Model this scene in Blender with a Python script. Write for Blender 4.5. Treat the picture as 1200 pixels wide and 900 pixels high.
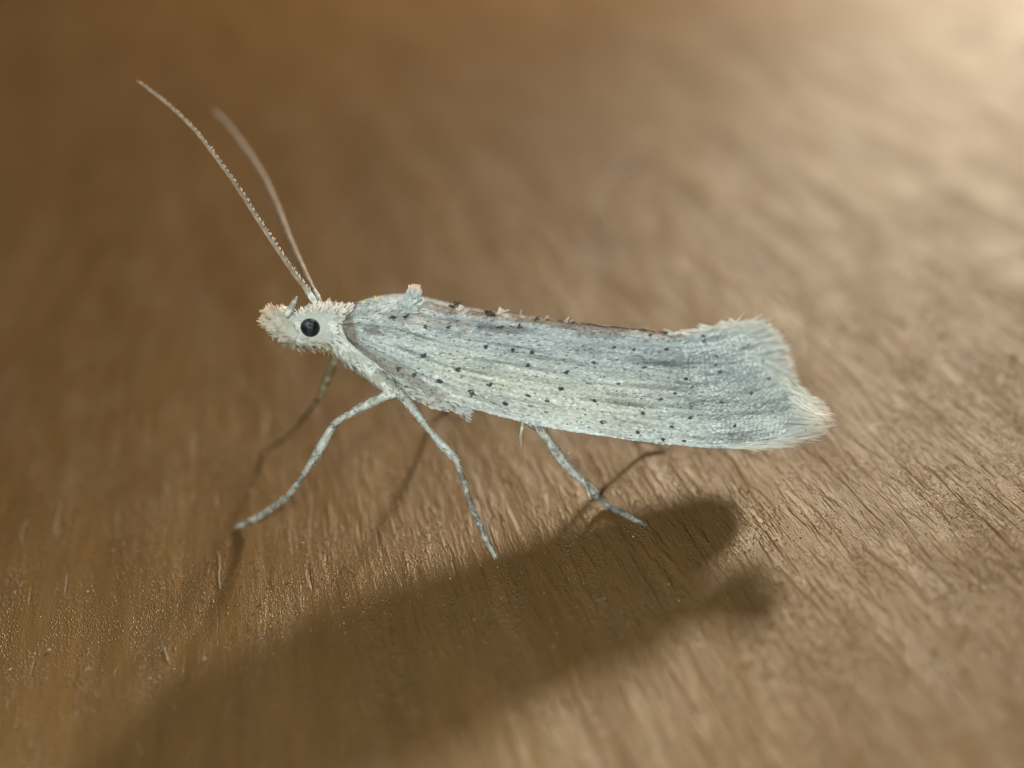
import bpy, bmesh, math, random
import numpy as np
from mathutils import Vector, Matrix, noise
rnd = random.Random(7)
nr = np.random.default_rng(7)
scn = bpy.context.scene
COL = scn.collection
for o in list(bpy.data.objects):
    bpy.data.objects.remove(o)

# ------------------------------------------------------------------ camera, world, lamps, exposure
F = 1200.0
PITCH, ROLL, DF = math.radians(33), math.radians(8), 12.16
d0 = np.array([0, math.cos(PITCH), -math.sin(PITCH)])
u0 = np.array([0, math.sin(PITCH), math.cos(PITCH)])
RT = np.array([1., 0, 0]) * math.cos(ROLL) - u0 * math.sin(ROLL)
UP = u0 * math.cos(ROLL) + np.array([1., 0, 0]) * math.sin(ROLL)
CAM = np.array([0, -10.2, 8.40])

def ray(x, y): return d0 + RT * ((x - 600) / F) + UP * ((450 - y) / F)
def at(x, y, D): return CAM + ray(x, y) * D          # a point seen at (x, y) lying at depth D
def gnd(x, y, z=0.0):
    r = ray(x, y); return CAM + r * ((z - CAM[2]) / r[2])
def depth(p): return float((np.asarray(p) - CAM) @ d0)

cd = bpy.data.cameras.new('camera')
cam = bpy.data.objects.new('camera', cd); COL.objects.link(cam)
cam.matrix_world = Matrix(((RT[0], UP[0], -d0[0], CAM[0]), (RT[1], UP[1], -d0[1], CAM[1]),
                           (RT[2], UP[2], -d0[2], CAM[2]), (0, 0, 0, 1)))
cd.sensor_width = 36; cd.lens = 36.0 * F / 1200
cd.clip_start = 0.1; cd.clip_end = 500
cd.dof.use_dof = True; cd.dof.focus_distance = DF
cd.dof.aperture_fstop = 0.036 / 0.66
scn.camera = cam

w = bpy.data.worlds.new('World'); scn.world = w; w.use_nodes = True
bg = w.node_tree.nodes['Background']
bg.inputs[0].default_value = (0.75, 0.80, 0.72, 1); bg.inputs[1].default_value = 0.08

def area(name, loc, target, size, power, color):
    l = bpy.data.lights.new(name, 'AREA'); l.shape = 'DISK'; l.size = size
    l.energy = power; l.color = color
    o = bpy.data.objects.new(name, l); COL.objects.link(o); o.location = loc
    o.rotation_euler = (Vector(target) - Vector(loc)).to_track_quat('-Z', 'Y').to_euler()
    return o
area('back_lamp', (42.5, 64.0, 31.6), (0, 0, 0.5), 8.5, 100000, (1.0, 0.93, 0.80))
area('camera_lamp', (-2.2, -11.5, 10.5), (0.3, 0, 1.2), 2.6, 1850, (0.90, 1.0, 0.94))

vs = scn.view_settings
vs.view_transform = 'Standard'; vs.look = 'None'; vs.exposure = 0.0; vs.gamma = 1
vs.use_curve_mapping = False
scn.render.engine = 'CYCLES'

# ------------------------------------------------------------------ helpers
def mesh_obj(name, V, Fc, mat, parent=None, colors=None, smooth=True):
    me = bpy.data.meshes.new(name)
    V = np.asarray(V, dtype=float)
    me.from_pydata(V.tolist(), [], Fc)
    if colors is not None:
        a = me.color_attributes.new('tint', 'FLOAT_COLOR', 'POINT')
        c = np.ones((len(V), 4), dtype=np.float32); c[:, :3] = np.asarray(colors)
        a.data.foreach_set('color', c.ravel())
    me.polygons.foreach_set('use_smooth', [smooth] * len(me.polygons))
    me.materials.append(mat); me.update()
    o = bpy.data.objects.new(name, me); COL.objects.link(o)
    if parent:
        o.parent = parent
        o.matrix_parent_inverse = MPI[parent.name] if parent.name in MPI else Matrix()
    return o
MPI = {}

def smooth_path(pts, n):
    """Catmull-Rom through pts (k x m) -> n samples."""
    P = np.asarray(pts, float)
    P = np.vstack([2 * P[0] - P[1], P, 2 * P[-1] - P[-2]])
    L = np.r_[0, np.cumsum(np.linalg.norm(np.diff(P[1:-1, :2], axis=0), axis=1))]
    out = []
    for q in np.linspace(0, L[-1], n):
        i = min(int(np.searchsorted(L, q, side='right')) - 1, len(L) - 2)
        t = (q - L[i]) / (L[i + 1] - L[i])
        a, b, c, e = P[i], P[i + 1], P[i + 2], P[i + 3]
        out.append(.5 * (2 * b + (c - a) * t + (2 * a - 5 * b + 4 * c - e) * t * t + (3 * b - a - 3 * c + e) * t ** 3))
    return np.array(out)

def tube(path, rad, sides=12, bump=0.0, bscale=8.0, squash=1.0):
    path = np.asarray(path); n = len(path)
    V, Fc = [], []
    nrm = np.array([0.13, 0.55, 0.8])
    for i in range(n):
        t = path[min(i + 1, n - 1)] - path[max(i - 1, 0)]; t = t / (np.linalg.norm(t) + 1e-9)
        a = nrm - t * (nrm @ t); a /= np.linalg.norm(a); nrm = a
        b = np.cross(t, a)
        for k in range(sides):
            an = 2 * math.pi * k / sides
            r = rad[i]
            dv = a * math.cos(an) * squash + b * math.sin(an)
            p = path[i] + dv * r
            if bump:
                p = path[i] + dv * r * (1 + bump * noise.noise(Vector(p * bscale)))
            V.append(p)
    for i in range(n - 1):
        for k in range(sides):
            k2 = (k + 1) % sides
            Fc.append((i * sides + k, i * sides + k2, (i + 1) * sides + k2, (i + 1) * sides + k))
    V.append(path[0]); V.append(path[-1])
    for k in range(sides):
        k2 = (k + 1) % sides
        Fc.append((len(V) - 2, k2, k)); Fc.append((len(V) - 1, (n - 1) * sides + k, (n - 1) * sides + k2))
    return V, Fc

def vnoise(x, y, z=0.0): return noise.noise(Vector((x, y, z)))

class Blades:
    """many small pointed scales or hairs gathered into one mesh"""
    def __init__(s): s.V, s.F, s.C = [], [], []
    def add(s, p, dirv, nrm, length, width, c0, c1=None, lift=0.0, round_=0.6):
        dirv = dirv / (np.linalg.norm(dirv) + 1e-9)
        side = np.cross(dirv, nrm); side /= (np.linalg.norm(side) + 1e-9)
        up = np.cross(side, dirv)
        c1 = c0 if c1 is None else c1
        i = len(s.V)
        a = p + dirv * length * .5 + up * lift * .55
        b = p + dirv * length * .86 + up * lift * .95
        e = p + dirv * length + up * lift
        s.V += [p - side * width * .25, p + side * width * .25, a - side * width * .5, a + side * width * .5,
                b - side * width * .5 * round_, b + side * width * .5 * round_, e]
        s.F += [(i, i + 1, i + 3, i + 2), (i + 2, i + 3, i + 5, i + 4), (i + 4, i + 5, i + 6)]
        cm = c0 * .5 + c1 * .5
        s.C += [c0, c0, cm, cm, c1, c1, c1]
    def build(s, name, mat, parent):
        return mesh_obj(name, s.V, s.F, mat, parent, np.clip(np.array(s.C), 0, 1), smooth=False)

# ------------------------------------------------------------------ materials
def new_mat(name):
    m = bpy.data.materials.new(name); m.use_nodes = True
    nt = m.node_tree; nt.nodes.clear()
    return m, nt, nt.nodes.new, nt.links.new

def scale_material(name, trans=0.3, rough=0.5, spec=0.5, warm=(1.0, .84, .72), bump=0.25, bscale=60, tint_attr=True, base=(.7, .7, .66),
                   mott=None, mscale=18.):
    m, nt, N, Lk = new_mat(name)
    out = N('ShaderNodeOutputMaterial'); pr = N('ShaderNodeBsdfPrincipled'); tr = N('ShaderNodeBsdfTranslucent'); mx = N('ShaderNodeMixShader')
    if tint_attr:
        at_ = N('ShaderNodeVertexColor'); at_.layer_name = 'tint'; col = at_.outputs[0]
    else:
        rg = N('ShaderNodeRGB'); rg.outputs[0].default_value = (*base, 1); col = rg.outputs[0]
    tc = N('ShaderNodeTexCoord'); nz = N('ShaderNodeTexNoise'); nz.inputs['Scale'].default_value = bscale; nz.inputs['Detail'].default_value = 3
    Lk(tc.outputs['Object'], nz.inputs['Vector'])
    if mott:
        n2 = N('ShaderNodeTexNoise'); n2.inputs['Scale'].default_value = mscale; n2.inputs['Detail'].default_value = 4
        Lk(tc.outputs['Object'], n2.inputs['Vector'])
        rp = N('ShaderNodeValToRGB'); rp.color_ramp.elements[0].position = .46; rp.color_ramp.elements[1].position = .58
        rp.color_ramp.elements[0].color = (*mott, 1); rp.color_ramp.elements[1].color = (1, 1, 1, 1)
        Lk(n2.outputs[0], rp.inputs[0])
        mm = N('ShaderNodeMix'); mm.data_type = 'RGBA'; mm.blend_type = 'MULTIPLY'; mm.inputs[0].default_value = 1
        Lk(col, mm.inputs[6]); Lk(rp.outputs[0], mm.inputs[7]); col = mm.outputs[2]
    bp = N('ShaderNodeBump'); bp.inputs['Strength'].default_value = bump; bp.inputs['Distance'].default_value = .02
    Lk(nz.outputs[0], bp.inputs['Height']); Lk(bp.outputs[0], pr.inputs['Normal'])
    Lk(col, pr.inputs['Base Color'])
    pr.inputs['Roughness'].default_value = rough; pr.inputs['Specular IOR Level'].default_value = spec
    wm = N('ShaderNodeMix'); wm.data_type = 'RGBA'; wm.blend_type = 'MULTIPLY'; wm.inputs[0].default_value = 1
    wm.inputs[7].default_value = (*warm, 1)
    Lk(col, wm.inputs[6]); Lk(wm.outputs[2], tr.inputs[0])
    mx.inputs[0].default_value = trans
    Lk(pr.outputs[0], mx.inputs[1]); Lk(tr.outputs[0], mx.inputs[2]); Lk(mx.outputs[0], out.inputs[0])
    return m

M_SCALE = scale_material('wing_scales', .10, .45, .5)
M_FRINGE = scale_material('fringe_hairs', .22, .5, .4)
M_HAIR = scale_material('head_scales', .20, .5, .4)
M_SKIN = scale_material('body_skin', .0, .6, .3, base=(.62, .62, .56), tint_attr=False, bump=.8, bscale=25)
M_WING = scale_material('wing_membrane', .05, .5, .4)
M_LEG = scale_material('leg_white', .05, .5, .45, base=(.86, .87, .83), tint_attr=False, mott=(.50, .50, .42), mscale=9, bump=1.0, bscale=30)
M_TARSUS = scale_material('tarsus_grey', .05, .5, .45, base=(.46, .44, .38), tint_attr=False, mott=(.5, .47, .4), mscale=8, bump=1.0, bscale=40)
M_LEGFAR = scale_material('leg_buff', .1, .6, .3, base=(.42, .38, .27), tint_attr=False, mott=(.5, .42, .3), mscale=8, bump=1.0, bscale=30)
M_ANT = scale_material('antenna_buff', .25, .5, .4, base=(.62, .49, .37), tint_attr=False, mott=(.75, .68, .6), mscale=16, bump=1., bscale=60)

def eye_material():
    m, nt, N, Lk = new_mat('compound_eye')
    out = N('ShaderNodeOutputMaterial'); pr = N('ShaderNodeBsdfPrincipled')
    tc = N('ShaderNodeTexCoord'); vo = N('ShaderNodeTexVoronoi'); vo.inputs['Scale'].default_value = 70
    Lk(tc.outputs['Object'], vo.inputs['Vector'])
    bp = N('ShaderNodeBump'); bp.inputs['Strength'].default_value = .5; bp.inputs['Distance'].default_value = .01; bp.invert = True
    Lk(vo.outputs['Distance'], bp.inputs['Height']); Lk(bp.outputs[0], pr.inputs['Normal'])
    nz = N('ShaderNodeTexNoise'); nz.inputs['Scale'].default_value = 9; Lk(tc.outputs['Object'], nz.inputs['Vector'])
    rp = N('ShaderNodeValToRGB'); rp.color_ramp.elements[0].color = (.006, .007, .009, 1); rp.color_ramp.elements[1].color = (.045, .055, .065, 1)
    rp.color_ramp.elements[0].position = .4; rp.color_ramp.elements[1].position = .65
    Lk(nz.outputs[0], rp.inputs[0]); Lk(rp.outputs[0], pr.inputs['Base Color'])
    pr.inputs['Roughness'].default_value = .3
    Lk(pr.outputs[0], out.inputs[0])
    return m
M_EYE = eye_material()

def board_material():
    m, nt, N, Lk = new_mat('varnished_wood')
    out = N('ShaderNodeOutputMaterial'); pr = N('ShaderNodeBsdfPrincipled')
    tc = N('ShaderNodeTexCoord')
    def mapped(sx, sy, off=0):
        mp = N('ShaderNodeMapping'); mp.inputs['Scale'].default_value = (sx, sy, 1); mp.inputs['Location'].default_value = (off, off * .7, 0)
        Lk(tc.outputs['Object'], mp.inputs['Vector']); return mp.outputs[0]
    def nz(sx, sy, det=4, rough=.55, off=0, dist=0.0):
        n = N('ShaderNodeTexNoise'); n.inputs['Scale'].default_value = 1; n.inputs['Detail'].default_value = det
        n.inputs['Roughness'].default_value = rough; n.inputs['Distortion'].default_value = dist
        Lk(mapped(sx, sy, off), n.inputs['Vector']); return n.outputs[0]
    def math_(op, a, b):
        n = N('ShaderNodeMath'); n.operation = op
        for i, v in enumerate((a, b)):
            if isinstance(v, (int, float)): n.inputs[i].default_value = v
            else: Lk(v, n.inputs[i])
        return n.outputs[0]
    def ramp(v, a, b, ca=(0, 0, 0), cb=(1, 1, 1)):
        r = N('ShaderNodeValToRGB'); r.color_ramp.elements[0].position = a; r.color_ramp.elements[1].position = b
        r.color_ramp.elements[0].color = (*ca, 1); r.color_ramp.elements[1].color = (*cb, 1)
        Lk(v, r.inputs[0]); return r.outputs[0]
    bp = N('ShaderNodeBump'); bp.inputs['Strength'].default_value = 1.0; bp.inputs['Distance'].default_value = 1.0
    streak = nz(.9, .12, 3, .5, 3)            # broad figure
    ridge = nz(5.0, .75, 4, .55, 11, .2)      # raised grain dashes
    fine = nz(30, 2.2, 3, .6, 5)
    micro = nz(52, 34, 2, .7, 1)
    pore = nz(9.0, .9, 3, .5, 21, .25)         # thin dark pores along the grain
    porem = ramp(pore, .26, .36)
    # colour: brown varnish with faint darker and redder streaks
    colr = ramp(streak, .3, .72, (.156, .077, .024), (.205, .110, .040))
    mm = N('ShaderNodeMix'); mm.data_type = 'RGBA'; mm.blend_type = 'MULTIPLY'; mm.inputs[0].default_value = 1
    Lk(colr, mm.inputs[6]); Lk(ramp(ridge, .3, .62, (.88, .87, .86), (1.04, 1.03, 1.02)), mm.inputs[7])
    m2 = N('ShaderNodeMix'); m2.data_type = 'RGBA'; m2.blend_type = 'MULTIPLY'; m2.inputs[0].default_value = 1
    Lk(mm.outputs[2], m2.inputs[6]); Lk(ramp(fine, .25, .75, (.92, .92, .92), (1.07, 1.07, 1.07)), m2.inputs[7])
    m3 = N('ShaderNodeMix'); m3.data_type = 'RGBA'; m3.blend_type = 'MULTIPLY'; m3.inputs[0].default_value = 1
    Lk(m2.outputs[2], m3.inputs[6]); Lk(ramp(pore, .28, .37, (.88, .85, .82), (1, 1, 1)), m3.inputs[7])
    Lk(m3.outputs[2], pr.inputs['Base Color'])
    Lk(ramp(nz(1.1, .5, 3, .5, 31), .3, .7, (.36, .36, .36), (.48, .48, .48)), pr.inputs['Roughness'])
    pr.inputs['Specular IOR Level'].default_value = .0
    pr.inputs['Coat Weight'].default_value = .012; pr.inputs['Coat Roughness'].default_value = .22; pr.inputs['Coat IOR'].default_value = 1.5
    Lk(bp.outputs[0], pr.inputs['Coat Normal'])
    rr = ramp(ridge, .52, .74)
    # the grain stands out more on the right-hand part of the board than on the left
    sep = N('ShaderNodeSeparateXYZ'); Lk(tc.outputs['Object'], sep.inputs[0])
    mr = N('ShaderNodeMapRange'); mr.inputs[1].default_value = -4.5; mr.inputs[2].default_value = 2.5; mr.inputs[3].default_value = .12; mr.inputs[4].default_value = 1.15
    Lk(sep.outputs[0], mr.inputs[0])
    h = math_('MULTIPLY', math_('ADD', math_('MULTIPLY', rr, .026), math_('MULTIPLY', fine, .010)), mr.outputs[0])
    h = math_('ADD', h, math_('MULTIPLY', micro, .013))
    h = math_('ADD', h, math_('MULTIPLY', math_('MULTIPLY', ramp(nz(11.0, 1.7, 3, .55, 41, .1), .5, .64), .013), mr.outputs[0]))
    vo = N('ShaderNodeTexVoronoi'); vo.inputs['Scale'].default_value = 1; Lk(mapped(30, 22, 2), vo.inputs['Vector'])
    gm = ramp(nz(1.6, .6, 4, .6, 51), .42, .62)
    h = math_('ADD', h, math_('MULTIPLY', math_('MULTIPLY', ramp(vo.outputs['Distance'], .10, .42, (1, 1, 1), (0, 0, 0)), gm), .016))
    h = math_('ADD', h, math_('MULTIPLY', porem, .014))
    h = math_('ADD', h, math_('MULTIPLY', streak, .10))
    Lk(h, bp.inputs['Height']); Lk(bp.outputs[0], pr.inputs['Normal'])
    gl = N('ShaderNodeBsdfGlossy'); gl.inputs['Color'].default_value = (.95, .88, .76, 1); gl.inputs['Roughness'].default_value = .36
    Lk(bp.outputs[0], gl.inputs['Normal'])
    mx = N('ShaderNodeMixShader')
    gw = N('ShaderNodeMapRange'); gw.inputs[1].default_value = .32; gw.inputs[2].default_value = .68; gw.inputs[3].default_value = .045; gw.inputs[4].default_value = .085
    Lk(nz(2.4, .35, 4, .6, 71, .2), gw.inputs[0]); Lk(gw.outputs[0], mx.inputs[0])
    Lk(pr.outputs[0], mx.inputs[1]); Lk(gl.outputs[0], mx.inputs[2]); Lk(mx.outputs[0], out.inputs[0])
    return m
M_BOARD = board_material()

# ------------------------------------------------------------------ the board the moth stands on
r_ = ray(235, -300); gdir = math.atan2(r_[0], r_[1])          # world bearing of the grain
def make_board():
    nx, ny = 150, 220
    xs = np.linspace(-45, 45, nx); ys = np.linspace(-12, 78, ny)
    V, Fc = [], []
    for y in ys:
        for x in xs:
            # gentle waviness only; the surface stays within a hundredth of the plane near the feet
            V.append((x, y, 0.012 * vnoise(x * .35, y * .08, 4.2) - 0.006))
    for j in range(ny - 1):
        for i in range(nx - 1):
            a = j * nx + i; Fc.append((a, a + 1, a + nx + 1, a + nx))
    # skirt gives the board its thickness
    rim = [i for i in range(nx)] + [j * nx + nx - 1 for j in range(1, ny)] + \
          [(ny - 1) * nx + i for i in range(nx - 2, -1, -1)] + [j * nx for j in range(ny - 2, 0, -1)]
    b0 = len(V)
    for i in rim: V.append((V[i][0], V[i][1], -2.0))
    n = len(rim)
    for k in range(n):
        k2 = (k + 1) % n
        Fc.append((rim[k2], rim[k], b0 + k, b0 + k2))
    Fc.append(tuple(b0 + k for k in range(n - 1, -1, -1)))
    o = mesh_obj('wooden_board', V, Fc, M_BOARD)
    o.rotation_euler = (0, 0, -gdir)
    o['kind'] = 'structure'
    o['label'] = 'brown varnished wooden board with raised grain'
    return o
make_board()

# ------------------------------------------------------------------ the moth
base = gnd(600, 600)
moth = bpy.data.objects.new('moth', None); COL.objects.link(moth)
moth.location = tuple(base); moth.empty_display_size = .5
moth['label'] = 'small whitish moth with black-dotted folded wings standing on the brown board'
moth['category'] = 'moth'
MPI['moth'] = Matrix.Translation(-Vector(base))

def DB(x): return 11.93 + (x - 330) / 640 * .27          # depth of the near side of the body
# wing outline (folded near forewing)
TOP = smooth_path([(404, 372), (416, 360), (440, 352), (470, 349), (500, 355), (540, 362), (600, 369), (650, 375),
                   (700, 381), (750, 386), (800, 391), (825, 388), (850, 383), (884, 381)], 161)
BOT = smooth_path([(404, 392), (412, 402), (430, 417), (455, 436), (480, 452), (510, 465), (545, 476), (580, 486), (620, 496),
                   (660, 504), (700, 510), (740, 516), (790, 521), (830, 525), (870, 525), (905, 521), (944, 505)], 161)
LEF = smooth_path([(404, 372), (401, 382), (404, 392)], 61)
RIG = smooth_path([(884, 381), (899, 393), (907, 407), (908, 424), (916, 442), (933, 458), (951, 475), (944, 505)], 61)
def samp(A, u):
    f = np.clip(u, 0, 1) * (len(A) - 1); i = int(min(f, len(A) - 2)); f -= i
    return A[i] * (1 - f) + A[i + 1] * f
def coons(s, t):
    T, B, Lf, Rg = samp(TOP, s), samp(BOT, s), samp(LEF, t), samp(RIG, t)
    lin = (1 - s) * (1 - t) * TOP[0] + s * (1 - t) * TOP[-1] + (1 - s) * t * BOT[0] + s * t * BOT[-1]
    return (1 - t) * T + t * B + (1 - s) * Lf + s * Rg - lin
def roof(s, t):
    """depth of the wing surface behind the near plane: ridge far, flank near, edge curled under"""
    open_ = min(1, s * 6)
    o = .50 * (1 - math.sin(min(t * 1.35, 1) * math.pi / 2)) ** 1.15 * (.45 + .55 * open_)
    o += .16 * max(0, t - .8) ** 1.3 * 3
    k = sstep(.64, 1.0, s)                                   # the roof opens flatter towards the tail
    o = o * (1 - k) + (.62 - .66 * t + .34 * math.sin(math.pi * min(1, t * 1.1))) * k
    ven = math.sin(t * 34 + 1.5 * math.sin(s * 3)) * .5 + math.sin(t * 19 - s * 4) * .5
    o += .014 * ven * min(1, (1 - s) * 6 + .25)
    o += .018 * vnoise(s * 9, t * 4, 1.3)
    return o
def wing_pt(s, t):
    q = coons(s, t)
    return at(q[0], q[1], DB(q[0]) + roof(s, t) - .0), q

A0, A1 = at(404, 372, DB(404) + .22), at(884, 381, DB(884) + .62)
pl_n = np.cross(A1 - A0, np.array([0, 0, 1.])); pl_n /= np.linalg.norm(pl_n)
AX = (A1 - A0) / np.linalg.norm(A1 - A0)
SQ = 1.0                                                   # the far wing lies closer to the body
def mirror(p, s=1.0):
    c = samp(TOP, s); r = at(c[0], c[1], DB(c[0]) + roof(s, 0))
    v = p - r
    v = v - pl_n * (v @ pl_n) * (1 + SQ * (1 - .74 * s))
    return r + v - np.array([0, 0, .05]) + d0 * .04 + AX * .06 * s * s  # tailward slide added so the hidden far wing helps fill the shadow's notch

def sstep(a, b, x):
    t = min(1, max(0, (x - a) / (b - a))); return t * t * (3 - 2 * t)
def seg_d(x, y, a, b):
    ax, ay, bx, by = *a, *b
    t = min(1, max(0, ((x - ax) * (bx - ax) + (y - ay) * (by - ay)) / ((bx - ax) ** 2 + (by - ay) ** 2)))
    return math.hypot(x - ax - t * (bx - ax), y - ay - t * (by - ay))
SPOTS = [(498, 384, 2.2), (525, 385, 2.2), (569, 407, 2.4), (601, 411, 2.6), (623, 414, 2.6), (618, 429, 2.0), (695, 426, 3.2), (663, 437, 2.8),
         (585, 384, 4.2), (609, 384, 3.4), (574, 369, 3.2), (628, 375, 3.6), (670, 379, 3.2), (719, 409, 3.2), (742, 411, 2.6),
         (496, 417, 3.6), (536, 433, 3.2), (515, 446, 4.4), (552, 459, 4.4), (573, 450, 2.8), (592, 472, 2.6), (618, 463, 2.4),
         (657, 456, 3.0), (697, 469, 3.6), (753, 484, 3.4), (786, 499, 3.2), (747, 507, 3.0), (808, 490, 2.8), (837, 428, 2.6),
         (842, 436, 2.4), (897, 431, 4.2), (900, 445, 2.6), (824, 395, 3.0), (824, 400, 2.2), (762, 394, 3.0), (803, 445, 3.4),
         (810, 455, 2.8), (773, 469, 2.2), (754, 431, 2.0), (724, 450, 2.2), (844, 473, 2.2), (777, 515, 2.4), (801, 517, 2.4),
         (838, 418, 2.6), (485, 438, 2.4), (475, 372, 3.0), (460, 374, 4.4), (467, 431, 2.2), (893, 424, 2.2), (942, 506, 3.0),
         (538, 357, 2.6), (705, 494, 1.6), (640, 470, 1.8), (860, 500, 1.8), (880, 463, 2.0), (790, 462, 2.2), (780, 410, 2.0)]
def wing_colour(x, y, s, t):
    blue = np.array([.48, .53, .58]); white = np.array([.63, .66, .64]); cream = np.array([.63, .63, .53])
    brown = np.array([.20, .17, .13]); grey = np.array([.36, .41, .43])
    c = white.copy()
    b = math.exp(-((t - .22) / .17) ** 2) * sstep(460, 540, x) * (1 - sstep(820, 880, x))
    c = c * (1 - .62 * b) + blue * .62 * b
    k = math.exp(-((t - .70) / .22) ** 2) * sstep(470, 540, x) * (1 - sstep(700, 820, x))
    c = c * (1 - .8 * k) + cream * .8 * k
    st = vnoise(s * 5, t * 22, 7.7) + .6 * vnoise(s * 14, t * 40, 2.1)   # long dusky streaks
    st2 = vnoise(s * 10, t * 75, 4.4)
    c = c * (1 - .70 * max(0, st)) * (1 - .55 * max(0, st2 - .08)) ; c = c * (1 + .14 * max(0, -st))
    f = sstep(480, 405, x)
    c = c * (1 - .30 * f) + grey * .30 * f
    # brown shoulder and costal stripe
    db = min(seg_d(x, y, (402, 378), (408, 396)), 99)
    c = c + (brown - c) * .85 * (1 - sstep(5, 13, db))
    dl = seg_d(x, y, (408, 400), (515, 464))
    wob = 4 + 3 * vnoise(x * .05, y * .05)
    c = c + (brown * 1.25 - c) * .70 * (1 - sstep(wob, wob + 4, dl))
    dl = seg_d(x, y, (418, 402), (470, 424)); c = c + (grey * .7 - c) * .5 * (1 - sstep(1, 4, dl))
    dl = seg_d(x, y, (425, 386), (440, 390)); c = c + (brown - c) * .7 * (1 - sstep(1.5, 4.5, dl))
    dl = seg_d(x, y, (460, 404), (500, 420)); c = c + (grey * .75 - c) * .5 * (1 - sstep(1, 4, dl))
    dl = seg_d(x, y, (455, 372), (545, 382)); c = c + (np.array([.40, .35, .32]) - c) * .5 * (1 - sstep(2, 9, dl))
    # rusty dorsal margin
    top = sstep(.11, .02, t) * sstep(490, 520, x) * (1 - sstep(795, 815, x)) * (0.55 + .6 * vnoise(x * .06, 2.2))
    c = c + (np.array([.33, .22, .15]) - c) * max(0, min(1, top * 1.3))
    dl = seg_d(x, y, (560, 383), (612, 387)); c = c + (np.array([.22, .20, .20]) - c) * .6 * (1 - sstep(2, 7, dl))
    dl = seg_d(x, y, (676, 386), (722, 391)); c = c + (np.array([.27, .24, .22]) - c) * .75 * (1 - sstep(3, 9, dl))
    # grey cell near the tail
    e = math.hypot((x - 862) / 34, (y - 442) / 22)
    g = (1 - sstep(.35, 1.25, e)) * (.75 + .5 * vnoise(x * .09, y * .09, 3))
    c = c + (grey - c) * .75 * max(0, min(1, g))
    c *= 1 + .10 * vnoise(x * .03, y * .05, 9)
    return np.clip(c, .03, .82)

def make_forewing(mir):
    NS, NT = 220, 64
    V, C = [], []
    for i in range(NS):
        for j in range(NT):
            s, t = i / (NS - 1), j / (NT - 1)
            p, q = wing_pt(s, t)
            V.append(mirror(p, s) if mir else p); C.append(wing_colour(q[0], q[1], s, t))
    Fc = []
    for i in range(NS - 1):
        for j in range(NT - 1):
            a = i * NT + j
            f = (a, a + NT, a + NT + 1, a + 1)
            Fc.append(f if mir else f[::-1])
    o = mesh_obj('forewing', V, Fc, M_WING, moth, C)
    md = o.modifiers.new('thickness', 'SOLIDIFY'); md.thickness = .022; md.offset = -1
    return o

def wing_frame(s, t):
    e = .004
    p, q = wing_pt(s, t)
    ps = wing_pt(min(1, s + e), t)[0] - wing_pt(max(0, s - e), t)[0]
    pt = wing_pt(s, min(1, t + e * 2))[0] - wing_pt(s, max(0, t - e * 2))[0]
    n = np.cross(pt, ps); n /= np.linalg.norm(n) + 1e-9
    if n @ (CAM - p) < 0: n = -n
    return p, q, ps / (np.linalg.norm(ps) + 1e-9), pt / (np.linalg.norm(pt) + 1e-9), n

def cover_wing(wing, mir):
    B = Blades()
    n_s, n_t = (215, 66) if not mir else (110, 34)
    for i in range(n_s):
        for j in range(n_t):
            # rows of overlapping scales, tidier towards the tail
            s0 = (i + .5) / n_s
            loose = 1.0 - .8 * sstep(.74, .84, s0)
            s = (i + .5 + loose * rnd.uniform(-.8, .8)) / n_s
            t = (j + .5 + rnd.uniform(-.5, .5)) / n_t
            s = min(.998, max(0.002, s)); t = min(.995, max(.005, t))
            p, q, ds, dt, nn = wing_frame(s, t)
            c = wing_colour(q[0], q[1], s, t)
            v = rnd.gauss(1.12, .15)
            if rnd.random() < .09: v *= rnd.uniform(.45, .75)
            if rnd.random() < .08: v *= 1.3
            if loose < .6: v *= .78 if i % 2 else 1.20  # low rows darkened, lifted rows lightened: ripple shading painted into the scales
            c = c * v
            dirv = ds + dt * rnd.gauss(0, .12)
            ln = rnd.uniform(.040, .062); wd = rnd.uniform(.018, .028)
            lift = rnd.uniform(.004, .016)
            if loose < .6:
                ln *= .95; lift = rnd.uniform(.016, .028) if i % 2 == 0 else .004
            if mir:
                p, dirv, nn = mirror(p, s), dirv - 2 * pl_n * (dirv @ pl_n), nn - 2 * pl_n * (nn @ pl_n)
                ln *= 1.8; wd *= 1.9
            B.add(p + nn * .003, dirv, nn, ln, wd, c * .94, c * 1.04, lift)
    o = B.build('wing_scale', M_SCALE, wing); o['kind'] = 'stuff'
    return o

wing = make_forewing(False)
cover_wing(wing, False)

# locate (s, t) for a given picture position on the wing
GS = np.array([[coons(i / 159, j / 47) for j in range(48)] for i in range(160)])
def find_st(x, y):
    dd = (GS[..., 0] - x) ** 2 + (GS[..., 1] - y) ** 2
    i, j = np.unravel_index(np.argmin(dd), dd.shape); return i / 159, j / 47

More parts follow.
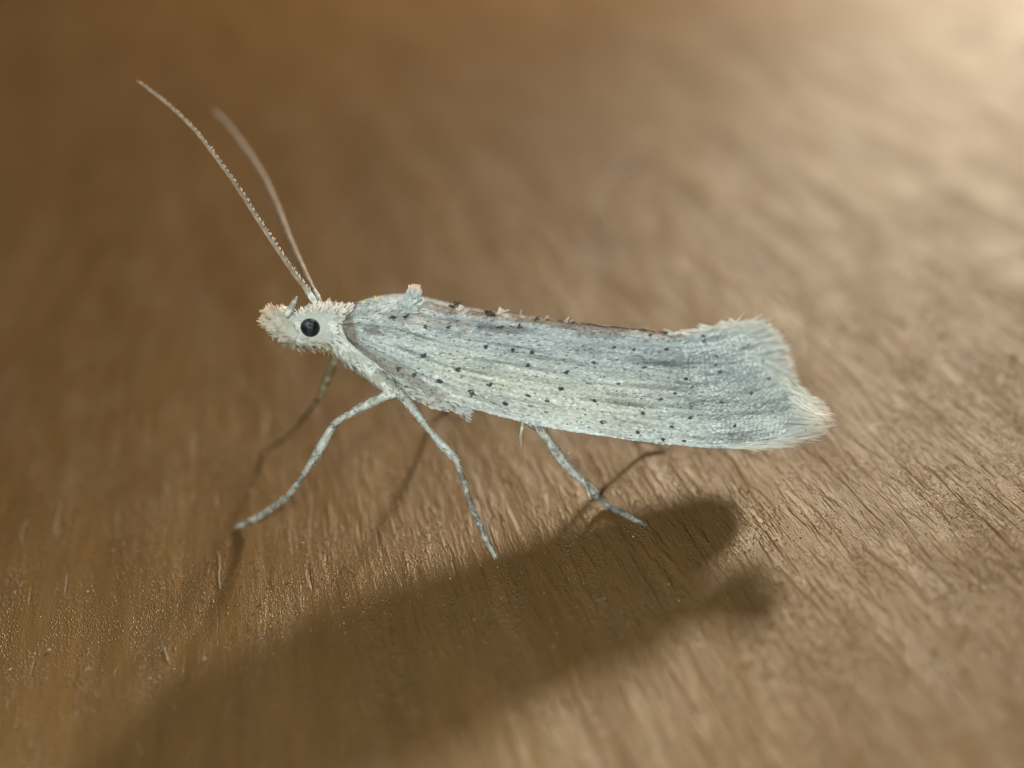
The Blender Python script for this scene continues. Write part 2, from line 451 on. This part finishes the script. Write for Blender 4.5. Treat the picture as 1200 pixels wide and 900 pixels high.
def black_dots():
    B = Blades()
    for (x, y, r) in SPOTS:
        r = r * (.70 if x < 690 else .40)
        n = int(5 + r * 3.2)
        for k in range(n):
            a = rnd.uniform(0, 6.28); rr = r * math.sqrt(rnd.random())
            s, t = find_st(x + rr * math.cos(a) * 1.25 - 1.5, y + rr * math.sin(a) * .8)
            p, q, ds, dt, nn = wing_frame(min(.995, s), min(.99, max(.01, t)))
            off = at(x + rr * math.cos(a) * 1.25 - 1.5, y + rr * math.sin(a) * .8, depth(p))
            p = off + nn * .012
            g = rnd.uniform(.04, .15)
            B.add(p, ds + dt * rnd.gauss(0, .35), nn, rnd.uniform(.025, .045), rnd.uniform(.014, .024), np.array([g, g, g * 1.05]), None, rnd.uniform(.005, .03))
    # sparse single dark scales
    for k in range(110):
        s, t = rnd.random() ** .8, rnd.uniform(.04, .97)
        p, q, ds, dt, nn = wing_frame(s, t)
        g = rnd.uniform(.05, .16)
        B.add(p + nn * .012, ds + dt * rnd.gauss(0, .3), nn, rnd.uniform(.02, .035), .016, np.array([g, g, g]), None, .01)
    o = B.build('dark_dot', M_SCALE, wing); o['kind'] = 'stuff'
    o['label'] = 'scattered black dots of dark scales'
black_dots()

def fringe(mir, wing_o):
    B = Blades()
    rimpts = []
    # termen, then the crest on the dorsal edge, then the tail end of the costa
    for k in range(2300):
        u = rnd.random(); q = samp(RIG, u); rimpts.append((q, u, 'r'))
    for k in range(480):
        u = rnd.uniform(.80, 1.0); q = samp(TOP, u); rimpts.append((q, u, 't'))
    for k in range(500):
        u = rnd.uniform(.86, 1.0); q = samp(BOT, u); rimpts.append((q, u, 'b'))
    white = np.array([.74, .77, .74]); tipc = np.array([.82, .74, .64])  # tipc paints warm back light into the hair ends
    for q, u, kind in rimpts:
        cl = vnoise(u * 30, 5.5 if kind == 'r' else 1.5)
        cl2 = vnoise(u * 75, 8.5)
        if kind == 'r' and u < .3 and rnd.random() < .45: continue
        if kind == 'r':
            ang = np.interp(u, [0, .12, .3, .5, .7, .86, 1], [-22, -12, 3, 28, 22, 14, -14]) + 22 * cl + rnd.gauss(0, 7)
            ln = np.interp(u, [0, .12, .3, .45, .6, .8, .93, 1], [13, 12, 19, 20, 20, 18, 18, 15])
            st, D0 = (1.0, u), None
        elif kind == 't':
            ang = -14 + 14 * cl + rnd.gauss(0, 11); ln = np.interp(u, [.80, .86, .93, 1], [2, 9, 15, 20]); st = (u, .0)
        else:
            ang = np.interp(u, [.88, 1], [4, -14]) + 8 * cl + rnd.gauss(0, 4); ln = np.interp(u, [.88, .95, 1], [12, 26, 32]); st = (u, 1.0)
        ln *= (1.05 + .5 * cl + .45 * cl2) * rnd.uniform(.5, 1.2)
        p, _ = wing_pt(*st)
        D = depth(p) + rnd.uniform(-.015, .05)
        back = rnd.uniform(3, 26)
        ca, sa = math.cos(math.radians(ang)), math.sin(math.radians(ang))
        a = at(q[0] - ca * back, q[1] - sa * back, D - .02)
        b = at(q[0] + ca * ln, q[1] + sa * ln, D + rnd.gauss(.0, .03))
        nn = CAM - a; nn /= np.linalg.norm(nn); nn += nr.normal(0, .35, 3)
        if mir: a, b, nn = mirror(a, st[0]), mirror(b, st[0]), nn - 2 * pl_n * (nn @ pl_n)
        v = rnd.gauss(1, .17)
        c1 = white * .6 + tipc * .4
        if (kind == 'b') or (kind == 'r' and u > .78): c1 = tipc
        B.add(a, b - a, nn, float(np.linalg.norm(b - a)), rnd.uniform(.014, .032), white * v, c1 * v, rnd.uniform(-.01, .02), .35)
    o = B.build('fringe', M_FRINGE, wing_o); o['kind'] = 'stuff'
    o['label'] = 'ragged whitish fringe of hair scales at the wing end'
fringe(False, wing)
wing2 = make_forewing(True)
cover_wing(wing2, True)

# thin rusty rib along the rear half of the dorsal edge
_q = [samp(TOP, u) for u in np.linspace(.50, .91, 60)]
_P = [at(a[0], a[1] + .3 + .5 * math.sin(i * .7), depth(wing_pt(.50 + .41 * i / 59, 0)[0]) - .015) for i, a in enumerate(_q)]
M_RIB = scale_material('rusty_edge', .1, .5, .4, base=(.22, .12, .06), tint_attr=False, mott=(.5, .5, .5), mscale=9, bump=1., bscale=40)
V_, F_ = tube(_P, [.004 + .013 * math.sin(math.pi * (i + 1) / 61) ** .5 for i in range(60)], 8, .5, 12)
mesh_obj('wing_edge', V_, F_, M_RIB, wing)

# raised white tuft on the wing base
def tuft():
    B = Blades()
    for k in range(700):
        u = rnd.random()
        y = 366 - 26 * u
        x = rnd.uniform(np.interp(u, [0, .25, .5, .75, 1], [440, 460, 470, 476, 481]), np.interp(u, [0, .3, 1], [484, 492, 489]))
        p = at(x, y, DB(480) + .22 + rnd.gauss(0, .05))
        ang = math.radians(np.interp(u, [0, .4, 1], [-12, -40, -75]) + rnd.gauss(0, 14))
        dv = RT * math.cos(ang) - UP * math.sin(ang) + d0 * rnd.gauss(0, .3)
        nn = -d0 + nr.normal(0, .4, 3)
        c0 = np.array([.66, .72, .72]) * rnd.gauss(1, .07)
        c1 = c0 if y > 346 else np.array([.82, .68, .58])  # warm back light put into the colour of the topmost tips
        B.add(p, dv, nn, rnd.uniform(.05, .09), rnd.uniform(.03, .045), c0, c1, .01)
    o = B.build('scale_tuft', M_HAIR, wing); o['kind'] = 'stuff'
    o['label'] = 'raised white scale tuft with warm back light painted on its tip at the wing base'
    # tattered scales along the dorsal edge
    B = Blades()
    for (x, y, n, c) in [(424, 356, 2, (.75, .66, .3)), (442, 351, 5, (.8, .68, .3)), (412, 362, 5, (.6, .5, .3)), (536, 362, 12, (.75, .72, .65)), (584, 366, 14, (.74, .70, .62)),
                         (532, 359, 12, (.08, .06, .05)), (572, 369, 16, (.07, .05, .04)), (612, 371, 4, (.55, .48, .42)), (640, 374, 3, (.5, .42, .36)), (664, 377, 4, (.5, .45, .4))]:
        for k in range(n):
            p = at(x + rnd.gauss(0, 2.4), y + rnd.gauss(0, 1.3), DB(x) + .42 + rnd.gauss(0, .03))
            ang = math.radians(-30 + rnd.gauss(0, 28))
            B.add(p, RT * math.cos(ang) - UP * math.sin(ang), -d0 + nr.normal(0, .4, 3), rnd.uniform(.03, .07), .025, np.array(c) * rnd.uniform(.8, 1.1), None, .01)
    o = B.build('edge_scale', M_HAIR, wing); o['kind'] = 'stuff'
tuft()

# body: head, neck, thorax and abdomen in one loft
SPINE = [(318, 372, 4), (326, 377, 11), (338, 383, 17), (351, 385, 21), (366, 383, 24), (380, 382, 24), (394, 386, 22), (406, 394, 24),
         (425, 408, 27), (450, 416, 33), (485, 422, 34), (520, 430, 33), (570, 438, 30), (640, 448, 27), (720, 455, 24), (800, 456, 28), (860, 454, 30), (900, 450, 26), (920, 452, 9)]  # hidden tail end made long and thick to fill the cast shadow
sp = smooth_path([(x, y, r) for x, y, r in SPINE], 120)
BODY_OFF = .30
def body_depth(x): return DB(x) + np.interp(x, [310, 360, 410, 480, 720, 800, 860, 920], [.26, .26, .34, .48, .50, .84, 1.06, .98])
bpath = [at(x, y, body_depth(x)) for x, y, r in sp]
brad = [max(.02, r / F * 12.2) for x, y, r in sp]
V, Fc = tube(bpath, brad, 28, .08, 5)
body = mesh_obj('body', V, Fc, M_SKIN, moth)

def body_hair():
    B = Blades()
    pts = np.array(bpath); n = len(pts)
    for k in range(5200):
        i = int(rnd.uniform(0, 46)); f = rnd.random()
        if sp[i][0] > 520: continue
        c = pts[i] * (1 - f) + pts[i + 1] * f
        r = brad[i] * (1 - f) + brad[i + 1] * f
        t = pts[i + 1] - pts[i]; t /= np.linalg.norm(t)
        v = nr.normal(0, 1, 3); v -= t * (v @ t); v /= np.linalg.norm(v)
        x, y = sp[i][0], sp[i][1]
        upness = v @ UP
        p = c + v * r * .97
        # keep the eye clear
        if math.hypot(x - 364, (y - upness * sp[i][2]) - 384) < 18 and v @ d0 < .3: continue
        dirv = t * 1.0 + v * .22 + nr.normal(0, .18, 3)
        ln = rnd.uniform(.07, .14); wd = rnd.uniform(.032, .055)
        base_c = np.array([.80, .81, .78]) * rnd.gauss(1, .13)
        tip = base_c
        if x < 345: dirv = -t * .9 + v * .35 + nr.normal(0, .2, 3); tip = np.array([.76, .68, .56])  # snout tips tinted warm as if lit from behind
        if upness > .75 and 372 < x < 416:
            dirv = t * .6 + v * .9 + nr.normal(0, .2, 3); ln = rnd.uniform(.08, .13); tip = np.array([.88, .81, .76])  # crown tips tinted too, painting the back light
        if upness < -.8 and x < 405:
            dirv = t * .8 + v * .6 + nr.normal(0, .2, 3); tip = np.array([.8, .74, .58])
        if 383 < x < 391 and -.25 < upness < .35 and v @ d0 < 0: base_c = np.array([.30, .25, .13]); tip = base_c
        if x > 412: base_c = base_c * .9; tip = base_c; ln *= 1.2
        B.add(p, dirv, v, ln, wd, base_c, tip, .012)
    o = B.build('body_scale', M_HAIR, body); o['kind'] = 'stuff'
body_hair()

def palp(off, far):
    root = None
    ax = smooth_path([(350, 394, off), (338, 386, off), (324, 373, off), (315, 364, off)] if not far else
                     [(350, 396, off), (336, 390, off), (322, 382, off), (311, 376, off)], 14)
    P = [at(a[0], a[1], DB(330) + a[2]) for a in ax]
    V, Fc = tube(P, list(np.linspace(.09, .045, 14)), 12, .2, 8)
    o = mesh_obj('palp', V, Fc, M_SKIN, moth)
    B = Blades()
    for k in range(420):
        i = rnd.randrange(0, 13); t = P[i + 1] - P[i]; t /= np.linalg.norm(t)
        v = nr.normal(0, 1, 3); v -= t * (v @ t); v /= np.linalg.norm(v)
        r = .09 - .045 * i / 13
        c0 = np.array([.68, .66, .58]) * rnd.gauss(1, .06)
        c1 = np.array([.80, .62, .46]) if i > 9 else c0  # palp end coloured with the warm light from behind
        B.add(P[i] + v * r * .9, t + v * .35 + nr.normal(0, .15, 3), v, rnd.uniform(.06, .10) * (1.25 if i > 9 else 1), rnd.uniform(.022, .04), c0, c1, .01)
    s = B.build('palp_scale', M_HAIR, o); s['kind'] = 'stuff'
    # slender upturned last segment
    q = smooth_path([(334, 372, 0), (339, 364, 0), (344, 356, 0), (348, 347, 0)], 10)
    Q = [at(a[0] + (-4 if far else 0), a[1] + (4 if far else 0), DB(340) + off - (0 if far else .08)) for a in q]
    V, Fc = tube(Q, [.028, .034, .038, .040, .038, .034, .028, .022, .016, .008], 10, .1, 9)
    mesh_obj('palp_tip', V, Fc, M_LEG, o)
palp(.12, False)
palp(.36, True)

def eye(p, name='eye'):
    bm = bmesh.new(); bmesh.ops.create_icosphere(bm, subdivisions=4, radius=.113)
    V = [np.array(v.co) for v in bm.verts]; Fc = [[v.index for v in f.verts] for f in bm.faces]; bm.free()
    V = [p + v * np.array([1, .7, 1.04]) for v in V]
    return mesh_obj(name, V, Fc, M_EYE, moth)
eye(at(363.5, 384, DB(363) + .035))
eye(at(363.5, 384, DB(363) + .085 + .36))

# crown tuft hairs between antennae
def crown():
    B = Blades()
    for k in range(420):
        x = rnd.uniform(352, 410); y = np.interp(x, [350, 372, 410], [370, 360, 362]) + rnd.uniform(-1, 8)
        p = at(x, y, DB(x) + rnd.uniform(.08, .42))
        ang = math.radians(np.interp(x, [350, 368, 410], [-150, -75, -42]) + rnd.gauss(0, 20))
        dv = RT * math.cos(ang) - UP * math.sin(ang) + d0 * rnd.gauss(0, .25)
        c0 = np.array([.70, .69, .66]) * rnd.gauss(1, .06)
        B.add(p, dv, -d0 + nr.normal(0, .4, 3), rnd.uniform(.055, .105), rnd.uniform(.02, .034), c0, np.array([.88, .82, .77]), .01, .45)  # tip colour carries the warm glow of the back light
    o = B.build('crown_tuft', M_HAIR, body); o['kind'] = 'stuff'
    o['label'] = 'fluffy white crown hair with warm back light painted on its tips'
crown()

# antennae
def antenna(pts, r0, r1, mat, n=150, teeth=True):
    q = smooth_path(pts, n)
    P = np.array([at(a[0], a[1], a[2]) for a in q])
    rad = []
    for i in range(n):
        u = i / (n - 1); r = r0 + (r1 - r0) * u
        rad.append(r * (1 + .08 * math.cos(i * 2 * math.pi / 3.0)) * (1.0 if i < n - 3 else .6))
    V, Fc = tube(P, rad, 10, .15, 20)
    o = mesh_obj('antenna', V, Fc, mat, moth)
    # thicker first segment
    V, Fc = tube(P[:14], [r0 * 1.0 * math.sin(.5 + 2.3 * i / 13) + r0 * .35 for i in range(14)], 12, .2, 14)
    mesh_obj('scape', V, Fc, M_LEG, o)
    if teeth:
        B = Blades()
        for i in range(8, n - 2):
            for e in range(2):
                t = P[i + 1] - P[i]; t /= np.linalg.norm(t)
                side = np.cross(t, -d0); side /= np.linalg.norm(side)
                if side @ RT < 0: side = -side
                c = np.array([.70, .60, .50]) * rnd.uniform(.6, 1.1) if i % 3 else np.array([.12, .10, .09])
                B.add(P[i] + side * rad[i] * .7, t * .8 + side * (.9 if e else -.2) + nr.normal(0, .2, 3), -d0 + nr.normal(0, .3, 3), rad[i] * rnd.uniform(1.4, 2.2), rad[i] * .9, c, c, .004)
        s = B.build('antenna_scale', M_HAIR, o); s['kind'] = 'stuff'
    return o
antenna([(371, 358, 12.22), (361, 342, 12.2), (345, 322, 12.18), (326, 294, 12.12), (302, 258, 12.08), (282, 226, 12.0), (256, 189, 11.92), (228, 153, 11.82),
         (198, 124, 11.7), (177, 107, 11.62), (160, 94, 11.55)], .029, .013, M_ANT)
antenna([(376, 358, 12.4), (366, 338, 12.45), (352, 308, 12.8), (338, 276, 13.2), (324, 240, 13.65), (308, 206, 14.1), (290, 178, 14.5), (268, 149, 14.9), (249, 129, 15.3)],
        .034, .040, M_ANT, teeth=False)

# legs
def leg(segs, mats, label=None, hairs=0, spurs=()):
    """segs: three lists of (x, y, depth, radius px); coxa+femur is the leg mesh, tibia and tarsus hang from it"""
    objs = []
    par = moth
    for k, (sg, mt, nm) in enumerate(zip(segs, mats, ('leg', 'tibia', 'tarsus'))):
        q = smooth_path(sg, max(16, 8 * len(sg)))
        P = np.array([at(a[0], a[1], a[2]) for a in q])
        rad = []
        for i, a in enumerate(q):
            u = i / (len(q) - 1)
            r = a[3] / F * 12.3
            r *= .8 + .2 * min(1, u * 6) * min(1, (1 - u) * 8)
            if nm != 'tarsus': r *= .86 + .34 * math.sin(math.pi * min(1, u * 1.05)) ** 1.5
            if nm == 'tarsus': r *= 1 + .14 * math.cos(u * 5 * 2 * math.pi)
            rad.append(r)
        V, Fc = tube(P, rad, 12, .22, 14)
        o = mesh_obj(nm, V, Fc, mt, par)
        if k == 0: par = o; root = o
        if hairs:
            B = Blades()
            for h in range(int(hairs * len(q))):
                i = rnd.randrange(0, len(q) - 1)
                t = P[i + 1] - P[i]; t /= np.linalg.norm(t) + 1e-9
                v = nr.normal(0, 1, 3); v -= t * (v @ t); v /= np.linalg.norm(v)
                dark = vnoise(*(P[i] * 9)) + rnd.gauss(0, .25) > (.28 if nm != 'tarsus' else .12)
                g = rnd.uniform(.16, .34) if dark else rnd.uniform(.5, .75)
                B.add(P[i] + v * rad[i] * .95, t + v * .25, v, rnd.uniform(.03, .055), rnd.uniform(.014, .024), np.array([g, g * 1.0, g * .93]), None, .004)
            ho = B.build('leg_scale' , M_HAIR, root) if nm == 'leg' else None
            if ho: ho['kind'] = 'stuff'
            else:
                # keep within two levels: join the hairs of tibia and tarsus as a sibling part of the leg
                ho = B.build(nm + '_scale', M_HAIR, root); ho['kind'] = 'stuff'
        if nm == 'tarsus':                                    # two small hooked claws
            t = P[-1] - P[-3]; t /= np.linalg.norm(t)
            for sg_ in (-1, 1):
                sd = np.cross(t, [0, 0, 1.]); sd /= np.linalg.norm(sd)
                Q = [P[-1] + t * a * .05 + sd * sg_ * .022 * a - np.array([0, 0, .010 * a * a]) for a in np.linspace(0, 1, 5)]
                V, Fc = tube(Q, [.012, .011, .009, .006, .002], 6); mesh_obj('claw', V, Fc, M_TARSUS, root)
        objs.append(o)
    for a in spurs:
        q = smooth_path(a, 10); P = [at(b[0], b[1], b[2]) for b in q]
        V, Fc = tube(P, [.022, .022, .021, .02, .019, .018, .015, .012, .009, .004], 8, .2, 14)
        mesh_obj('spur', V, Fc, M_LEG, root)
    if label: root['label'] = label
    return root
def gd(x, y, z=.018): return depth(gnd(x, y, z))
W = (M_LEG, M_LEG, M_TARSUS)
g = gd(279, 617); k1 = 12.16
leg([[(404, 404, 12.3, 9), (425, 426, 12.2, 10), (448, 447, 12.14, 8.5), (464, 459, 12.1, 5), (452, 464, 12.12, 4.8), (425, 477, 12.2, 5.2), (400, 491, 12.3, 4.6)],
     [(400, 490, 12.3, 4.4), (390, 500, 12.36, 3.8), (379, 519, 12.46, 4.4), (368, 538, 12.55, 4.6), (362, 547, 12.6, 3.2)],
     [(362, 546, 12.6, 2.8), (352, 562, 12.72, 2.6), (338, 580, 12.88, 2.8), (322, 593, g - .30, 2.6), (304, 605, g - .14, 3.0), (280, 617, g, 2.2)]], W,
    'near foreleg reaching forward', 14)
g = gd(579, 651)
leg([[(455, 446, 12.3, 7), (465, 458, 12.12, 5.5), (478, 472, 12.08, 4.2), (492, 490, 12.08, 4.0), (503, 504, 12.1, 3.8)],
     [(503, 503, 12.1, 3.8), (516, 519, 12.14, 4.0), (527, 530, 12.16, 4.4), (536, 541, 12.2, 3.8)],
     [(535, 540, 12.2, 2.9), (544, 566, 12.26, 2.7), (551, 590, 12.32, 2.6), (562, 615, g - .06, 2.6), (569, 632, g - .01, 2.6), (581, 653, g, 2.2)]], W,
    'near middle leg reaching straight down', 14)
g = gd(752, 613)
leg([[(590, 470, 12.5, 7), (602, 484, 12.3, 4.5), (614, 490, 12.22, 4.8), (630, 499, 12.2, 6.2), (641, 514, 12.22, 5.6)],
     [(641, 513, 12.22, 5.2), (652, 530, 12.26, 5.0), (666, 548, 12.34, 4.4), (683, 564, 12.42, 3.6)],
     [(682, 563, 12.42, 3.4), (695, 577, 12.5, 2.9), (706, 588, gd(706, 588, .09), 3.0), (722, 598, gd(722, 598), 3.2), (738, 606, gd(738, 606), 3.0), (754, 614, g, 2.0)]], W,
    'near hind leg reaching back', 14, [[(613, 490, 12.2), (612, 500, 12.18), (610, 512, 12.16), (611, 524, 12.15)], [(681, 560, 12.4), (688, 572, 12.38), (692, 586, 12.37)], [(683, 562, 12.44), (694, 569, 12.46), (703, 578, 12.48)]])
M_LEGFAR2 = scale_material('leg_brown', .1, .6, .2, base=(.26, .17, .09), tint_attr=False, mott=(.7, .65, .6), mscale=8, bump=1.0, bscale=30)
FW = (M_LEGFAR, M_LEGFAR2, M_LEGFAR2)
g = gd(312, 528)
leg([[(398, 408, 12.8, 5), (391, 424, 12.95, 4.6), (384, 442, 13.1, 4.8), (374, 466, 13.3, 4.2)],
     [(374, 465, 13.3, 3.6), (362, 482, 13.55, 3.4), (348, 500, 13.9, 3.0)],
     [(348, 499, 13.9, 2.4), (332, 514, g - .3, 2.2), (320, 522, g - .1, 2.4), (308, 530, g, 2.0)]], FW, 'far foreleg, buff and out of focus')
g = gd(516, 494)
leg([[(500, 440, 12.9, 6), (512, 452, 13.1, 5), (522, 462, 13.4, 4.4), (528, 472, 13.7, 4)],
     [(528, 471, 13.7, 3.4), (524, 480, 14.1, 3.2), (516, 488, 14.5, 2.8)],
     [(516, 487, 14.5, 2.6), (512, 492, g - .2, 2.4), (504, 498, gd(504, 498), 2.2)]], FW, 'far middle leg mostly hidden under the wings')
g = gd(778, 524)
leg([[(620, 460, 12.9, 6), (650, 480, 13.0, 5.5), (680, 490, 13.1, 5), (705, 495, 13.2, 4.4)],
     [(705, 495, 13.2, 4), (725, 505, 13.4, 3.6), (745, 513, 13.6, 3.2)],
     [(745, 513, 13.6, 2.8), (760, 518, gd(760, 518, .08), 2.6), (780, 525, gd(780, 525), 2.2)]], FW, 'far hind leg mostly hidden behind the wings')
# loose coxal scales and small spurs under the body
def underside():
    B = Blades()
    for k in range(420):
        u = rnd.random()
        x = 470 + 78 * u; y = 455 + 24 * u + rnd.gauss(0, 3.5) + 3
        p = at(x, y, DB(x) + .16 + rnd.gauss(0, .04))
        dv = RT + UP * (-.35 + rnd.gauss(0, .2))
        g = rnd.choice([.34, .5, .62, .66]); B.add(p, dv, -d0 + nr.normal(0, .3, 3), rnd.uniform(.05, .1), rnd.uniform(.02, .035), np.array([g, g, g * .93]), None, .01)
    for k in range(300):
        u = rnd.random(); x = 402 + 66 * u; y = 407 + 52 * u + rnd.gauss(0, 4.5)
        p = at(x, y, 12.18 + rnd.gauss(0, .02) - .06 * (1 - abs(rnd.gauss(0, .3))))
        g = rnd.uniform(.55, .72); B.add(p, RT * .78 - UP * .62 + nr.normal(0, .1, 3), -d0 + nr.normal(0, .3, 3), rnd.uniform(.06, .1), rnd.uniform(.022, .035), np.array([g, g * 1.03, g]), None, .01)
    o = B.build('underside_scale', M_HAIR, body); o['kind'] = 'stuff'
    for q in ([(550, 474, 12.4), (548, 482, 12.36), (546, 492, 12.34)], [(558, 477, 12.5), (559, 484, 12.5), (558, 489, 12.5)]):
        P = [at(*b) for b in smooth_path(q, 8)]
        V, Fc = tube(P, [.02, .02, .018, .016, .014, .012, .009, .004], 8, .2, 14); mesh_obj('spur', V, Fc, M_LEG, body)
    bm = bmesh.new(); bmesh.ops.create_icosphere(bm, subdivisions=3, radius=.045)
    c = at(504, 468, 12.2); V = [c + np.array(v.co) * np.array([1.2, 1, .9]) for v in bm.verts]; Fc = [[v.index for v in f.verts] for f in bm.faces]; bm.free()
    mesh_obj('coxa', V, Fc, M_LEG, body)
underside()

# ------------------------------------------------------------------ dust and lint on the board
M_DUST = scale_material('pale_dust', .2, .5, .5, base=(.50, .41, .29), tint_attr=False)
def tag(o, label, cat, group=None):
    o['label'] = label; o['category'] = cat
    if group: o['group'] = group
def speck(x, y, r, label):
    c = gnd(x, y); bm = bmesh.new(); bmesh.ops.create_icosphere(bm, subdivisions=2, radius=r)
    V = []
    for v in bm.verts:
        p = np.array(v.co) * np.array([1.2, .9, .7]); p *= 1 + .45 * noise.noise(Vector(p * 14 + np.array([x, y, 0])))
        V.append(p)
    V = [v * .7 for v in V]
    Fc = [[v.index for v in f.verts] for f in bm.faces]; bm.free()
    o = mesh_obj('dust_speck', V, Fc, M_DUST, None, smooth=False); o.location = (c[0], c[1], r * .5 + .004)
    tag(o, label, 'dust', 'dust specks on the board')
speck(240, 773, .026, 'pale dust speck inside the left end of the moth shadow')
speck(742, 630, .020, 'pale dust speck in the shadow under the hind foot')
speck(133, 646, .020, 'bright dust speck on the lit board at far left')
speck(58, 763, .028, 'large pale dust speck near the left edge of the board')
speck(556, 727, .016, 'tiny dust speck in the middle of the moth shadow')
speck(430, 587, .022, 'small dust speck between the front and middle feet')
def fibre(pts, r, label, z=.03):
    q = smooth_path(pts, 24)
    P = np.array([gnd(a[0], a[1]) + np.array([0, 0, r + z * math.sin(math.pi * i / 23)]) for i, a in enumerate(q)])
    c = P[0].copy(); c[2] = 0
    V, Fc = tube(P - c, [r] * 24, 8)
    o = mesh_obj('fibre', V, Fc, M_DUST); o.location = tuple(c)
    tag(o, label, 'fibre')
fibre([(256, 647), (258, 662), (257, 676), (258, 690)], .005, 'thin upright pale fibre on the board left of the front foot', .006)
fibre([(193, 759), (195, 766), (198, 775)], .006, 'short pale fibre by the left end of the moth shadow', .006)
fibre([(762, 186), (735, 192), (712, 210), (698, 238), (700, 268), (722, 290)], .012, 'blurred pale curved fibre on the board behind the wings', .0)

# fine gritty particles in the varnish: too many to count, one object
def grit():
    V, Fc = [], []
    n = 0
    for k in range(30000):
        x, y = nr.uniform(-8.5, 8.5), nr.uniform(-4.6, 4.5)
        if noise.noise(Vector((x * .8, y * .8, 3.3))) + .5 * noise.noise(Vector((x * 3, y * 3, 1.3))) < rnd.uniform(-.45, .35): continue
        r = rnd.uniform(.006, .015) * (1.5 if rnd.random() < .06 else 1)
        p = np.array([x, y, r * .2])
        i = len(V)
        a = rnd.uniform(0, 6.28)
        tilt = nr.normal(0, .25, 2)
        ring = [p + r * np.array([math.cos(a + q * 1.571) * rnd.uniform(.7, 1.4), math.sin(a + q * 1.571) * rnd.uniform(.7, 1.4), -.4]) for q in range(4)]
        top = p + r * np.array([tilt[0], tilt[1], .75])
        V += ring + [top]
        Fc += [(i, i + 1, i + 4), (i + 1, i + 2, i + 4), (i + 2, i + 3, i + 4), (i + 3, i, i + 4)]
    m, nt, N, Lk = new_mat('varnish_grit')
    out = N('ShaderNodeOutputMaterial'); pr = N('ShaderNodeBsdfPrincipled')
    pr.inputs['Base Color'].default_value = (.21, .13, .055, 1); pr.inputs['Metallic'].default_value = .3; pr.inputs['Roughness'].default_value = .2; pr.inputs['Specular IOR Level'].default_value = .9
    Lk(pr.outputs[0], out.inputs[0])
    o = mesh_obj('surface_grit', V, Fc, m, smooth=True)
    o['kind'] = 'stuff'; o['label'] = 'fine glinting grit in the varnish of the brown board'; o['category'] = 'grit'
grit()
